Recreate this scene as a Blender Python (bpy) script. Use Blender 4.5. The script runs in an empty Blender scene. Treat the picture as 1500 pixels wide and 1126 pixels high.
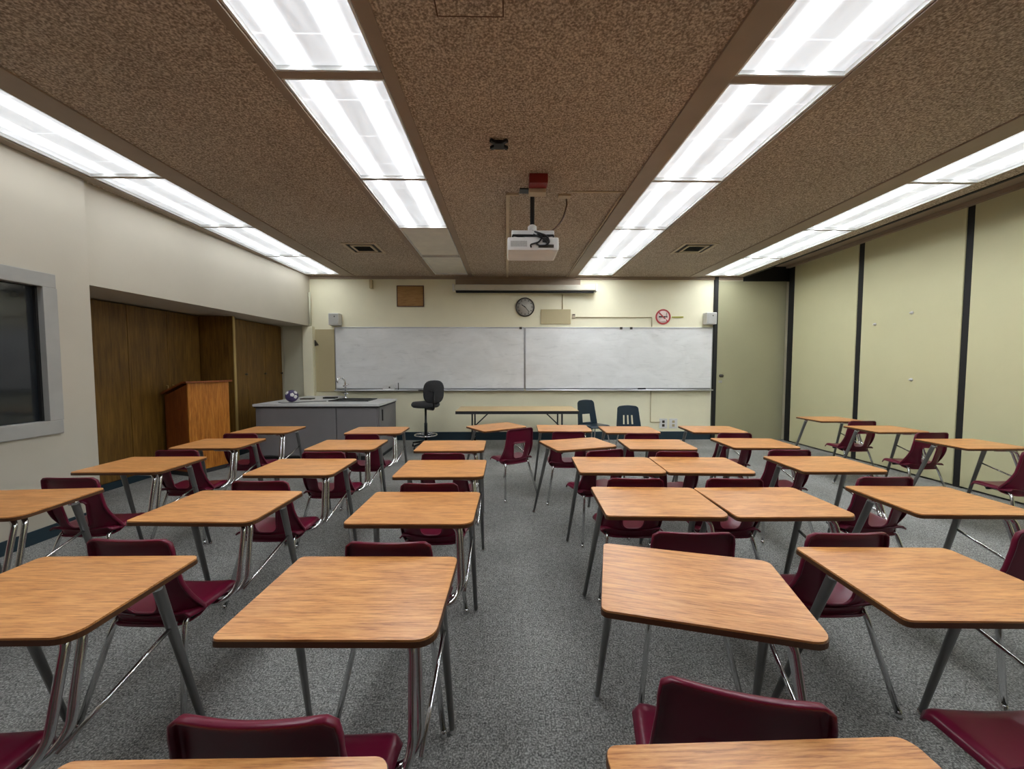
import bpy, bmesh, math, random
from mathutils import Vector, Matrix
PI = math.pi
R = math.radians
sc = bpy.context.scene
COL = sc.collection

# ---------------------------------------------------------------- camera, world, exposure
F_PX = 565.0
cam_data = bpy.data.cameras.new('camera')
cam_data.sensor_fit = 'HORIZONTAL'
cam_data.sensor_width = 36.0
cam_data.lens = 36.0 * F_PX / 1500.0
cam_data.clip_start = 0.02
cam = bpy.data.objects.new('camera', cam_data)
COL.objects.link(cam)
cam.location = (0, 0, 1.5)
cam.rotation_euler = (R(90) - math.atan(28 / F_PX), 0, -math.atan(8 / F_PX))
sc.camera = cam

world = bpy.data.worlds.new('world')
sc.world = world
world.use_nodes = True
world.node_tree.nodes['Background'].inputs[0].default_value = (0.05, 0.05, 0.055, 1)
world.node_tree.nodes['Background'].inputs[1].default_value = 0.3

sc.view_settings.view_transform = 'Standard'
sc.view_settings.look = 'None'
sc.view_settings.exposure = 0.15
sc.view_settings.gamma = 1.0
sc.view_settings.use_curve_mapping = False
LIGHT = 7.4            # mean radiance of the fluorescent diffusers

# room numbers (metres)
YF = 7.72              # front wall
YB = -1.5              # back wall behind the camera
XR = 5.55              # folding partition face
ZC = 3.25              # ceiling
XL = -3.97             # left wall face
ZS = 2.275             # underside of the soffit over the recess


# ---------------------------------------------------------------- materials
def srgb(r, g, b):
    def f(c):
        c /= 255.0
        return c / 12.92 if c <= 0.04045 else ((c + 0.055) / 1.055) ** 2.4
    return (f(r), f(g), f(b), 1.0)


class NT:
    def __init__(s, name):
        s.m = bpy.data.materials.new(name)
        s.m.use_nodes = True
        s.n = s.m.node_tree.nodes
        s.l = s.m.node_tree.links
        s.b = s.n['Principled BSDF']

    def node(s, t, **kw):
        n = s.n.new(t)
        for k, v in kw.items():
            if k in n.inputs:
                n.inputs[k].default_value = v
            else:
                setattr(n, k, v)
        return n

    def link(s, a, b):
        s.l.new(a, b)

    def coords(s, kind='Object', scale=(1, 1, 1), rand=False):
        if kind == 'World':
            src = s.node('ShaderNodeNewGeometry').outputs['Position']
        else:
            src = s.node('ShaderNodeTexCoord').outputs['Object']
        if rand:
            oi = s.node('ShaderNodeObjectInfo')
            mu = s.node('ShaderNodeMath', operation='MULTIPLY')
            mu.inputs[1].default_value = 37.0
            s.link(oi.outputs['Random'], mu.inputs[0])
            ad = s.node('ShaderNodeVectorMath', operation='ADD')
            s.link(src, ad.inputs[0])
            s.link(mu.outputs[0], ad.inputs[1])
            src = ad.outputs[0]
        mp = s.node('ShaderNodeMapping')
        mp.inputs['Scale'].default_value = scale
        s.link(src, mp.inputs['Vector'])
        return mp.outputs[0]

    def noise(s, vec, scale, detail=3, rough=0.5, dist=0.0):
        n = s.node('ShaderNodeTexNoise')
        n.inputs['Scale'].default_value = scale
        n.inputs['Detail'].default_value = detail
        n.inputs['Roughness'].default_value = rough
        n.inputs['Distortion'].default_value = dist
        s.link(vec, n.inputs['Vector'])
        return n.outputs['Fac']

    def ramp(s, fac, stops):
        r = s.node('ShaderNodeValToRGB')
        while len(r.color_ramp.elements) < len(stops):
            r.color_ramp.elements.new(0.5)
        for e, (p, c) in zip(r.color_ramp.elements, stops):
            e.position = p
            e.color = c
        s.link(fac, r.inputs[0])
        return r.outputs[0]

    def mix(s, fac, a, b, mode='MIX'):
        m = s.node('ShaderNodeMix', data_type='RGBA', blend_type=mode)
        for sock, v in ((m.inputs[0], fac), (m.inputs[6], a), (m.inputs[7], b)):
            if hasattr(v, 'is_linked') or hasattr(v, 'links'):
                s.link(v, sock)
            else:
                sock.default_value = v
        return m.outputs[2]

    def bump(s, fac, strength=0.3, dist=0.01):
        b = s.node('ShaderNodeBump')
        b.inputs['Strength'].default_value = strength
        b.inputs['Distance'].default_value = dist
        s.link(fac, b.inputs['Height'])
        s.link(b.outputs[0], s.b.inputs['Normal'])

    def set(s, **kw):
        for k, v in kw.items():
            s.b.inputs[k].default_value = v


def plain(name, col, rough=0.5, metal=0.0, spec=0.5, vary=0.06, vscale=6.0, coat=0.0):
    t = NT(name)
    v = t.coords('World')
    f = t.noise(v, vscale, 3)
    d = tuple(c * (1 - vary) for c in col[:3]) + (1,)
    l = tuple(min(1, c * (1 + vary)) for c in col[:3]) + (1,)
    t.link(t.ramp(f, [(0.3, d), (0.7, l)]), t.b.inputs['Base Color'])
    t.set(Roughness=rough, Metallic=metal)
    t.b.inputs['Specular IOR Level'].default_value = spec
    if coat:
        t.b.inputs['Coat Weight'].default_value = coat
        t.b.inputs['Coat Roughness'].default_value = 0.2
    return t.m


def wood(name, dark, mid, light, axis='X', rough=0.38, scale=1.0, rand=True, bumpy=0.08, kind='Object', fine_f=3.2):
    """Fine straight grain running along one axis with wider cathedral figuring."""
    t = NT(name)
    s = [26.0, 26.0, 26.0]
    i = 'XYZ'.index(axis)
    s[i] = 1.6
    v = t.coords(kind, tuple(k * scale for k in s), rand)
    fine = t.noise(v, fine_f, 4, 0.7, 0.25)
    s2 = [5.0, 5.0, 5.0]
    s2[i] = 0.9
    v2 = t.coords(kind, tuple(k * scale for k in s2), rand)
    wide = t.noise(v2, 2.3, 2, 0.5, 1.6)
    c1 = t.ramp(fine, [(0.34, dark), (0.48, mid), (0.66, light)])
    c2 = t.ramp(wide, [(0.35, dark), (0.55, mid), (0.7, light)])
    t.link(t.mix(0.30, c1, c2), t.b.inputs['Base Color'])
    t.set(Roughness=rough)
    t.bump(fine, bumpy, 0.002)
    return t.m


M = {}
M['laminate'] = wood('oak_laminate', srgb(154, 94, 46), srgb(208, 143, 82), srgb(230, 172, 108), 'X', 0.33, fine_f=6.5)
M['edge_band'] = plain('brown_edge_band', srgb(84, 52, 28), 0.45)
M['maroon'] = plain('maroon_plastic', srgb(102, 18, 44), 0.30, vary=0.04, spec=0.4)
M['blue_plastic'] = plain('dark_teal_plastic', srgb(18, 40, 54), 0.35, vary=0.04)
M['chrome'] = plain('chrome', (0.72, 0.72, 0.73, 1), 0.13, 1.0, vary=0.02)
M['satin'] = plain('satin_grey_steel', (0.24, 0.235, 0.23, 1), 0.34, 0.85, vary=0.04)
M['black_metal'] = plain('black_metal', srgb(26, 26, 27), 0.4, 0.3)
M['black_plastic'] = plain('black_plastic', srgb(28, 28, 30), 0.5)
M['black_fabric'] = plain('charcoal_fabric', srgb(50, 50, 52), 0.9, vary=0.12, vscale=60)
M['screen_face'] = plain('off_white_metal', srgb(196, 190, 172), 0.5)
M['grey_cab'] = plain('grey_laminate', srgb(120, 117, 118), 0.5, vary=0.03)
M['grey_cab_dark'] = plain('grey_plinth', srgb(50, 50, 52), 0.6)
M['white_top'] = plain('pale_worktop', srgb(206, 206, 205), 0.35, vary=0.05, vscale=18)
M['dark_teal_base'] = plain('dark_teal_vinyl', srgb(32, 52, 62), 0.45, vary=0.05)
M['brown_trim'] = plain('brown_painted_trim', srgb(156, 138, 120), 0.6, vary=0.05)
M['white_rim'] = plain('white_enamel', srgb(225, 225, 222), 0.4)
M['white_plastic'] = plain('white_plastic', srgb(222, 220, 216), 0.4)
M['red_box'] = plain('dark_red_paint', srgb(130, 26, 22), 0.5)
M['beige_box'] = plain('beige_paint', srgb(196, 178, 150), 0.55)
M['alum'] = plain('brushed_aluminium', (0.52, 0.52, 0.53, 1), 0.38, 0.9)
M['alum_window'] = plain('grey_window_frame', srgb(168, 166, 160), 0.5, 0.1)
M['black_gap'] = plain('black_rubber_gasket', srgb(20, 19, 18), 0.7)
M['speaker'] = plain('grey_speaker_cloth', srgb(178, 176, 170), 0.8, vary=0.08, vscale=80)
M['purple'] = plain('purple_vinyl', srgb(66, 52, 96), 0.5)
M['red_sign'] = plain('sign_red', srgb(176, 48, 52), 0.5)
M['pink_sign'] = plain('sign_white', srgb(236, 214, 206), 0.5)
M['yellow'] = plain('yellow_green_marker', srgb(176, 170, 40), 0.5)
M['clock_face'] = plain('clock_face', srgb(190, 186, 176), 0.4)
M['clock_rim'] = plain('clock_rim', srgb(58, 52, 42), 0.4)
M['brass'] = plain('brass_edge', srgb(188, 160, 100), 0.4, 0.4)
M['plaque'] = wood('brown_plaque_wood', srgb(132, 94, 46), srgb(164, 122, 66), srgb(180, 140, 84), 'X', 0.5, rand=False)
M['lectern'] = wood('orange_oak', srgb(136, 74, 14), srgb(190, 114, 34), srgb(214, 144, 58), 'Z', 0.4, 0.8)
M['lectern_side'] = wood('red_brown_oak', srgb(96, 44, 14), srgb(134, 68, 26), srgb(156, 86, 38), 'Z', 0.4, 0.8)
M['cabinet'] = wood('dark_walnut_veneer', srgb(86, 58, 18), srgb(112, 80, 28), srgb(136, 100, 40), 'Z', 0.5, 0.5, rand=True)
M['table_top'] = wood('pale_maple_laminate', srgb(198, 166, 116), srgb(214, 184, 134), srgb(224, 196, 150), 'X', 0.4, rand=False)


def mat_wall(name, base, streak=0.05):
    t = NT(name)
    v = t.coords('World', (1, 1, 1))
    big = t.noise(v, 0.9, 4, 0.6)
    fine = t.noise(v, 45, 2)
    d = tuple(c * (1 - streak) for c in base[:3]) + (1,)
    l = tuple(min(1, c * (1 + streak)) for c in base[:3]) + (1,)
    t.link(t.ramp(big, [(0.3, d), (0.7, l)]), t.b.inputs['Base Color'])
    t.set(Roughness=0.6)
    t.bump(fine, 0.12, 0.003)
    return t.m


M['wall'] = mat_wall('cream_side_wall_darkened', srgb(196, 188, 171))  # cream, with the colour darkened to offset strong light from the left row
M['wall_f'] = mat_wall('yellow_cream_front_wall_lightened', srgb(240, 234, 204))  # yellower hue, with the colour lightened to make up for weak light there
M['back'] = mat_wall('unseen_wall_darkened', srgb(58, 52, 40))  # unseen back wall, made dark so little light reaches the chair backs
M['partition'] = mat_wall('olive_cream_vinyl', srgb(206, 201, 160), 0.035)
M['door'] = mat_wall('olive_door_paint', srgb(164, 160, 128), 0.04)
M['tack'] = mat_wall('tan_tack_board', srgb(186, 172, 134), 0.05)
M['curtain'] = mat_wall('pale_cream_panel', srgb(206, 204, 180), 0.05)

t = NT('grey_carpet')
v = t.coords('World')
f1 = t.noise(v, 125, 3, 0.75)
f2 = t.noise(v, 30, 3, 0.75)
f3 = t.noise(v, 1.4, 3, 0.5)
c1 = t.ramp(f1, [(0.38, srgb(56, 57, 55)), (0.5, srgb(130, 130, 126)), (0.62, srgb(214, 212, 206))])
c2 = t.ramp(f2, [(0.35, srgb(84, 84, 83)), (0.65, srgb(160, 160, 156))])
c3 = t.ramp(f3, [(0.35, (0.80, 0.80, 0.80, 1)), (0.65, (1.1, 1.1, 1.1, 1))])
cm = t.mix(0.42, c1, c2)
t.link(t.mix(1.0, cm, c3, 'MULTIPLY'), t.b.inputs['Base Color'])
t.set(Roughness=0.95)
t.b.inputs['Specular IOR Level'].default_value = 0.15
t.bump(f1, 0.6, 0.006)
M['carpet'] = t.m

t = NT('brown_textured_ceiling')
v = t.coords('World')
f1 = t.noise(v, 75, 3, 0.6)
f2 = t.noise(v, 30, 2, 0.6)
f3 = t.noise(v, 0.8, 2, 0.5)
c1 = t.ramp(f1, [(0.40, srgb(122, 108, 96)), (0.52, srgb(192, 176, 158)), (0.64, srgb(240, 228, 212))])
c2 = t.ramp(f2, [(0.35, srgb(160, 142, 124)), (0.65, srgb(202, 184, 164))])
c3 = t.ramp(f3, [(0.35, (0.92, 0.92, 0.92, 1)), (0.65, (1.06, 1.06, 1.06, 1))])
t.link(t.mix(1.0, t.mix(0.35, c1, c2), c3, 'MULTIPLY'), t.b.inputs['Base Color'])
t.set(Roughness=0.95)
t.b.inputs['Specular IOR Level'].default_value = 0.1
t.bump(f1, 0.8, 0.012)
M['ceiling'] = t.m

t = NT('whiteboard_enamel')
v = t.coords('World', (1, 1, 1.6))
f1 = t.noise(v, 1.8, 4, 0.6, 0.8)
f2 = t.noise(t.coords('World', (1, 1, 6)), 3.0, 4, 0.6, 1.2)
c1 = t.ramp(f1, [(0.35, srgb(222, 222, 219)), (0.65, srgb(240, 240, 238))])
c2 = t.ramp(f2, [(0.30, srgb(204, 204, 204)), (0.42, srgb(234, 234, 233)), (0.7, srgb(240, 240, 239))])
t.link(t.mix(0.4, c1, c2), t.b.inputs['Base Color'])
t.set(Roughness=0.30)
M['board'] = t.m

t = NT('dark_window_glass')
t.set(Roughness=0.06)
t.b.inputs['Base Color'].default_value = srgb(34, 37, 40)
t.b.inputs['Specular IOR Level'].default_value = 0.5
f = t.noise(t.coords('World'), 2.0, 2)
t.link(t.ramp(f, [(0.3, srgb(30, 33, 36)), (0.7, srgb(40, 43, 46))]), t.b.inputs['Base Color'])
M['glass'] = t.m


def mat_diffuser(name, strength):
    """Prismatic lens over two long tubes: brighter bands over the tubes, faint seams across."""
    t = NT(name)
    tc = t.node('ShaderNodeTexCoord')
    sp = t.node('ShaderNodeSeparateXYZ')
    t.link(tc.outputs['Object'], sp.inputs[0])

    def m(op, a, b=None, c=None):
        n = t.node('ShaderNodeMath', operation=op)
        for i, q in enumerate((a, b, c)):
            if q is None:
                continue
            if isinstance(q, (int, float)):
                n.inputs[i].default_value = q
            else:
                t.link(q, n.inputs[i])
        return n.outputs[0]
    ax = m('ABSOLUTE', sp.outputs[0])
    dx = m('SUBTRACT', ax, 0.155)
    g = m('MULTIPLY', m('MULTIPLY', dx, dx), -800.0)
    tube = m('EXPONENT', g)
    # tube ends are dimmer
    ay = m('ABSOLUTE', sp.outputs[1])
    endf = m('SMOOTH_MIN', m('MULTIPLY', m('SUBTRACT', 0.70, ay), 4.0), 1.0, 0.2)
    tube = m('MULTIPLY', tube, endf)
    # seams of the lens, every third of the fixture
    se = m('ABSOLUTE', m('SUBTRACT', m('FRACT', m('ADD', m('MULTIPLY', sp.outputs[1], 2.45), 0.5)), 0.5))
    seam = m('LESS_THAN', se, 0.012)
    sw = m('MULTIPLY', m('SUBTRACT', t.noise(t.coords('Object', (7, 1.4, 1), True), 1.4, 2, 0.5, 1.0), 0.5), 0.55)
    # bright bands over the tubes carry most of the light, the lens between them is dim
    val = m('MULTIPLY', tube, strength * 4.6)
    base = m('ADD', m('ADD', sw, 0.58), m('MULTIPLY', seam, 0.35))
    em = m('ADD', val, m('MAXIMUM', base, 0.36))
    t.link(em, t.b.inputs['Emission Strength'])
    t.b.inputs['Emission Color'].default_value = (0.90, 0.95, 1.0, 1)
    t.b.inputs['Base Color'].default_value = srgb(225, 226, 228)
    t.set(Roughness=0.4)
    return t.m


M['lit'] = mat_diffuser('lit_prismatic_diffuser', LIGHT)
M['lit_dimmed'] = mat_diffuser('lit_dimmed_prismatic_diffuser', LIGHT * 0.34)  # left row, dimmed so the wall beside it is not overlit
M['unlit'] = plain('unlit_prismatic_diffuser', srgb(226, 222, 210), 0.45)


# ---------------------------------------------------------------- mesh helpers
class MB:
    """Collects shapes and links them as one mesh object."""
    def __init__(s):
        s.v = []
        s.f = []
        s.smooth = []

    def add(s, verts, faces, smooth=False):
        o = len(s.v)
        s.v += [tuple(p) for p in verts]
        s.f += [[i + o for i in f] for f in faces]
        s.smooth += [smooth] * len(faces)
        return s

    def box(s, x0, x1, y0, y1, z0, z1, bev=0.0, mat=None):
        if bev <= 0:
            vs = [(x, y, z) for x in (x0, x1) for y in (y0, y1) for z in (z0, z1)]
            fs = [(0, 1, 3, 2), (4, 6, 7, 5), (0, 4, 5, 1), (2, 3, 7, 6), (0, 2, 6, 4), (1, 5, 7, 3)]
            if mat is not None:
                vs = [mat @ Vector(p) for p in vs]
            return s.add(vs, fs)
        bm = bmesh.new()
        bmesh.ops.create_cube(bm, size=1.0)
        for q in bm.verts:
            q.co = Vector(((x0 + x1) / 2 + q.co.x * (x1 - x0), (y0 + y1) / 2 + q.co.y * (y1 - y0), (z0 + z1) / 2 + q.co.z * (z1 - z0)))
        bmesh.ops.bevel(bm, geom=bm.edges[:], offset=bev, segments=2, affect='EDGES', profile=0.6)
        if mat is not None:
            bm.transform(mat)
        s.bm(bm)
        return s

    def bm(s, bm, smooth=False):
        bm.verts.ensure_lookup_table()
        bm.verts.index_update()
        s.add([q.co.copy() for q in bm.verts], [[q.index for q in f.verts] for f in bm.faces], smooth)
        bm.free()
        return s

    def tube(s, pts, rad, seg=10, fillet=0.0, fseg=5, cap=True, flat=1.0):
        """Sweep a circle along a polyline; corners filleted; rad is a number or one per point."""
        P = [Vector(p) for p in pts]
        rr = list(rad) if isinstance(rad, (list, tuple)) else [rad] * len(P)
        Q, RR = [P[0]], [rr[0]]
        for i in range(1, len(P) - 1):
            a, b, c = P[i - 1], P[i], P[i + 1]
            k = min(fillet, (a - b).length * 0.49, (c - b).length * 0.49)
            if k < 1e-4:
                Q.append(b); RR.append(rr[i]); continue
            p0 = b + (a - b).normalized() * k
            p1 = b + (c - b).normalized() * k
            for j in range(fseg + 1):
                u = j / fseg
                Q.append(p0 * (1 - u) ** 2 + b * 2 * u * (1 - u) + p1 * u * u)
                RR.append(rr[i])
        Q.append(P[-1]); RR.append(rr[-1])
        n = len(Q)
        tang = [(Q[min(i + 1, n - 1)] - Q[max(i - 1, 0)]).normalized() for i in range(n)]
        up = Vector((0, 0, 1)) if abs(tang[0].z) < 0.9 else Vector((0, 1, 0))
        nrm = tang[0].cross(up).normalized()
        vs = []
        for i in range(n):
            nrm = (nrm - tang[i] * nrm.dot(tang[i])).normalized()
            bi = tang[i].cross(nrm)
            for k in range(seg):
                a = 2 * PI * k / seg
                vs.append(Q[i] + nrm * math.cos(a) * RR[i] + bi * math.sin(a) * RR[i] * flat)
        fs = []
        for i in range(n - 1):
            for k in range(seg):
                k2 = (k + 1) % seg
                fs.append((i * seg + k, i * seg + k2, (i + 1) * seg + k2, (i + 1) * seg + k))
        s.add(vs, fs, True)
        if cap:
            o = len(s.v) - len(vs)
            s.f.append([o + k for k in range(seg)][::-1]); s.smooth.append(False)
            s.f.append([o + (n - 1) * seg + k for k in range(seg)]); s.smooth.append(False)
        return s

    def lathe(s, prof, c=(0, 0, 0), seg=24, axis='Z', smooth=True):
        """Profile of (radius, height) spun round an axis."""
        vs, fs = [], []
        n = len(prof)
        for (r, h) in prof:
            for k in range(seg):
                a = 2 * PI * k / seg
                p = (r * math.cos(a), r * math.sin(a), h)
                if axis == 'Y':
                    p = (p[0], -p[2], p[1])
                elif axis == 'X':
                    p = (p[2], p[0], p[1])
                vs.append((p[0] + c[0], p[1] + c[1], p[2] + c[2]))
        for i in range(n - 1):
            for k in range(seg):
                k2 = (k + 1) % seg
                fs.append((i * seg + k, i * seg + k2, (i + 1) * seg + k2, (i + 1) * seg + k))
        fs.append(tuple(range(seg))[::-1])
        fs.append(tuple((n - 1) * seg + k for k in range(seg)))
        return s.add(vs, fs, smooth)

    def prism(s, poly, axis, a, b, mat=None):
        """Polygon extruded along an axis; poly holds the other two coordinates in order."""
        def p3(u, v, w):
            if axis == 'X': q = Vector((w, u, v))
            elif axis == 'Y': q = Vector((u, w, v))
            else: q = Vector((u, v, w))
            return mat @ q if mat is not None else q
        n = len(poly)
        vs = [p3(u, v, a) for u, v in poly] + [p3(u, v, b) for u, v in poly]
        fs = [tuple(range(n))[::-1], tuple(range(n, 2 * n))]
        fs += [(i, (i + 1) % n, (i + 1) % n + n, i + n) for i in range(n)]
        return s.add(vs, fs)

    def build(s, name, mat, parent=None, bev=0.0, solid=0.0, autosmooth=True):
        me = bpy.data.meshes.new(name)
        me.from_pydata(s.v, [], s.f)
        me.update()
        bm = bmesh.new()
        bm.from_mesh(me)
        bmesh.ops.recalc_face_normals(bm, faces=bm.faces[:])
        bm.to_mesh(me)
        bm.free()
        for p, q in zip(me.polygons, s.smooth):
            p.use_smooth = q
        me.materials.append(mat)
        o = bpy.data.objects.new(name, me)
        COL.objects.link(o)
        if parent is not None:
            o.parent = parent
        if solid:
            md = o.modifiers.new('thickness', 'SOLIDIFY')
            md.thickness = solid
            md.offset = 0
        if bev:
            md = o.modifiers.new('bevel', 'BEVEL')
            md.width = bev
            md.segments = 2
            md.limit_method = 'ANGLE'
            md.angle_limit = R(50)
        return o


def tag(o, label, cat=None, group=None, kind=None):
    if label: o['label'] = label
    if cat: o['category'] = cat
    if group: o['group'] = group
    if kind: o['kind'] = kind
    return o


def thing(name, label, cat, loc=(0, 0, 0), rz=0.0, group=None):
    o = bpy.data.objects.new(name, None)
    COL.objects.link(o)
    o.empty_display_size = 0.1
    o.location = loc
    o.rotation_euler = (0, 0, rz)
    return tag(o, label, cat, group)


def struct(name, mb, mat, **kw):
    o = mb.build(name, mat, **kw)
    o['kind'] = 'structure'
    return o


def copy_tree(o, parent=None):
    c = o.copy()
    COL.objects.link(c)
    c.parent = parent
    for ch in list(o.children):
        copy_tree(ch, c)
    return c


def rrect(x0, x1, y0, y1, r, seg=5):
    """Rounded rectangle; r is one radius or four (x0y0, x1y0, x1y1, x0y1)."""
    rs = r if isinstance(r, (list, tuple)) else [r] * 4
    out = []
    for (cx, cy, a0, q) in ((x0, y0, 180, rs[0]), (x1, y0, 270, rs[1]), (x1, y1, 0, rs[2]), (x0, y1, 90, rs[3])):
        sx = 1 if cx == x0 else -1
        sy = 1 if cy == y0 else -1
        for k in range(seg + 1):
            a = R(a0 + 90 * k / seg)
            out.append((cx + sx * q + q * math.cos(a), cy + sy * q + q * math.sin(a)))
    return out


# ---------------------------------------------------------------- the room shell
struct('floor', MB().box(-5.2, 6.0, YB - 0.1, YF + 0.1, -0.1, 0.0), M['carpet'])

# front wall (one flat wall), back wall, right backing wall
struct('wall_front', MB().box(-5.2, 6.0, YF, YF + 0.15, 0, 3.6), M['wall_f'])
struct('wall_back', MB().box(-5.2, 6.0, YB - 0.15, YB, 0, 3.6), M['back'])
struct('wall_right', MB().box(XR + 0.12, XR + 0.3, YB, YF, 0, 3.6), M['wall'])
# left wall: near part with the window opening
wy0, wy1, wz0, wz1 = 1.30, 3.44, 0.95, 2.24
w = MB()
w.box(XL - 0.15, XL, YB, wy0, 0, ZC + 0.1)
w.box(XL - 0.15, XL, wy1, 3.77, 0, ZC + 0.1)
w.box(XL - 0.15, XL, wy0, wy1, 0, wz0)
w.box(XL - 0.15, XL, wy0, wy1, wz1, ZC + 0.1)
struct('wall_left', w, M['wall'])
# soffit over the recess, slightly splayed like the wall it belongs to, and recess back and side
w = MB()
w.prism([(-4.03, 3.77), (-3.87, YF), (-5.1, YF), (-5.1, 3.77)], 'Z', ZS, ZC + 0.1)
w.box(-5.1, -4.12, 3.62, 3.77, 0, ZC + 0.1)
w.box(-5.1, -4.95, 3.77, YF, 0, ZS)
struct('wall_recess', w, M['wall'])
# pilaster in the far left corner and the pale panel beside it
struct('wall_pilaster', MB().box(-3.985, -3.79, YF - 0.10, YF, 0, 2.262, 0.006), M['wall_f'])
struct('trim_1', MB().box(-4.40, -3.995, YF - 0.03, YF, 0.0, ZS, 0.004), M['curtain'])
# vertical conduit in the far-left corner above the soffit edge
tag(MB().tube([(-3.845, YF - 0.06, 2.28), (-3.845, YF - 0.06, 2.92)], 0.022, 10).build('conduit', M['curtain']),
    'short cream vertical conduit in far left corner above the pilaster', 'conduit')

# baseboards
struct('baseboard_front', MB().box(-3.79, 4.13, YF - 0.016, YF, 0, 0.165, 0.004), M['dark_teal_base'])
struct('baseboard_left', MB().box(XL, XL + 0.014, YB, 3.765, 0, 0.115, 0.004), M['dark_teal_base'])

# ceiling: slabs between the light slots
strips = [(-3.86, -3.19), (-1.375, -0.745), (1.375, 2.055), (3.84, 4.52)]
w = MB()
edges = [-4.3] + [e for s_ in strips for e in s_] + [4.72]
for i in range(0, len(edges), 2):
    w.box(edges[i], edges[i + 1], YB, YF, ZC, ZC + 0.12)
for a, b in strips:
    w.box(a, b, 7.55, YF, ZC, ZC + 0.12)
ceiling = struct('ceiling', w, M['ceiling'])
# raised pocket of the folding partition
w = MB().box(4.72, 5.9, YB, YF, 3.45, 3.57)
struct('ceiling_pocket', w, M['brown_trim'])
struct('trim_2', MB().box(4.70, 4.735, YB, YF, ZC - 0.012, 3.45, 0.003), M['black_gap'])
# flat painted bands beside the strips
n = 3
for (x0, x1, drop) in ((-3.185, -2.96, .012), (-0.74, -0.66, .012), (1.20, 1.37, .018), (3.60, 3.835, .014), (-1.44, -1.38, .012), (2.06, 2.10, .01), (-3.96, -3.865, .012)):
    struct('trim_%d' % n, MB().box(x0, x1, YB, 7.70, ZC - drop, ZC + 0.02, 0.003), M['brown_trim'])
    n += 1
struct('trim_%d' % n, MB().box(-3.85, 4.7, YF - 0.03, YF, ZC - 0.055, ZC, 0.004), M['brown_trim']); n += 1
# header above the door in the far right corner
struct('trim_%d' % n, MB().box(4.72, XR + 0.1, YF - 0.06, YF, 3.17, 3.46), M['black_gap']); n += 1
struct('trim_%d' % n, MB().box(4.135, 4.205, YF - 0.05, YF, 0, 3.25), M['black_gap']); n += 1

# ---------------------------------------------------------------- window in the left wall
win = tag(bpy.data.objects.new('window_1', None), None, None, None, 'structure')
COL.objects.link(win)
fr = MB()
for (a, b, c, d) in ((wy0 - .03, wy1 + .03, wz1 - .07, wz1 + .05), (wy0 - .03, wy1 + .03, wz0 - .05, wz0 + .07)):
    fr.box(XL - 0.10, XL + 0.03, a, b, c, d, 0.006)
for (a, b) in ((wy0 - .03, wy0 + .07), (wy1 - .07, wy1 + .035)):
    fr.box(XL - 0.10, XL + 0.03, a, b, wz0 + .07, wz1 - .07, 0.004)
fr.build('window_frame', M['alum_window'], win)
MB().box(XL - 0.06, XL - 0.045, wy0, wy1, wz0, wz1).build('window_pane', M['glass'], win)
MB().box(XL - 0.045, XL - 0.02, wy1 - .085, wy1 - .068, wz0 + .07, wz1 - .07).build('window_gasket', M['black_gap'], win)

# ---------------------------------------------------------------- fluorescent troffers
joints = [-1.49, -0.19, 1.11, 2.43, 3.735, 5.03, 6.34, 7.55]


def make_light(a, b, lit='lit', wide=0.64):
    root = thing('ceiling_light', 'x', 'ceiling light')
    ln = b - a
    f = MB()
    hw, hl = wide / 2, ln / 2
    tfr = 0.014
    f.box(-hw, -hw + tfr, -hl, hl, -0.004, 0.05)
    f.box(hw - tfr, hw, -hl, hl, -0.004, 0.05)
    f.box(-hw + tfr, hw - tfr, -hl, -hl + tfr, -0.004, 0.05)
    f.box(-hw + tfr, hw - tfr, hl - tfr, hl, -0.004, 0.05)
    f.build('frame', M['white_rim'], root)
    MB().box(-hw + tfr, hw - tfr, -hl + tfr, hl - tfr, 0.022, 0.03).build('diffuser', M[lit], root)
    return root


strip_names = ['along the left wall', 'left of the projector', 'right of the projector', 'by the folding partition']
seg_names = {4: 'nearest camera', 3: 'nearest camera', 5: 'second group', }
order = ['segment behind the camera', 'segment over the camera', 'nearest segment in view',
         'second segment in view', 'third segment in view', 'fourth segment in view', 'last segment at the front wall']
for si, (a, b) in enumerate(strips):
    for k in range(len(joints) - 1):
        g = 0.026 if k in (2, 3) else 0.008
        if k == 3: y0, y1 = joints[k] + 0.028, joints[k + 1] - 0.008
        elif k == 2: y0, y1 = joints[k] + 0.008, joints[k + 1] - 0.028
        else: y0, y1 = joints[k] + 0.008, joints[k + 1] - 0.008
        lit = not (si == 1 and k >= 5) and k > 0
        o = make_light(y0, y1, ('lit_dimmed' if si == 0 else 'lit') if lit else 'unlit', (b - a) - 0.006)
        o.location = ((a + b) / 2, (y0 + y1) / 2, ZC)
        st = 'bright' if lit else 'unlit grey'
        tag(o, '%s ceiling light panel %s, %s' % (st, strip_names[si], order[k]), group='fluorescent ceiling panels')
        # dark divider bar between segments
for k in range(1, len(joints) - 1):
    gg = 0.028 if k == 3 else 0.008
    d = MB()
    for (a, b) in strips:
        d.box(a, b, joints[k] - gg + .0005, joints[k] + gg - .0005, ZC - 0.006, ZC + 0.1)
    struct('trim_%d' % n, d, M['brown_trim']); n += 1
# closed tops of the light slots
d = MB()
for (a, b) in strips:
    d.box(a - 0.01, b + 0.01, YB, YF, ZC + 0.125, ZC + 0.14)
struct('ceiling_deck', d, M['brown_trim'])

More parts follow.
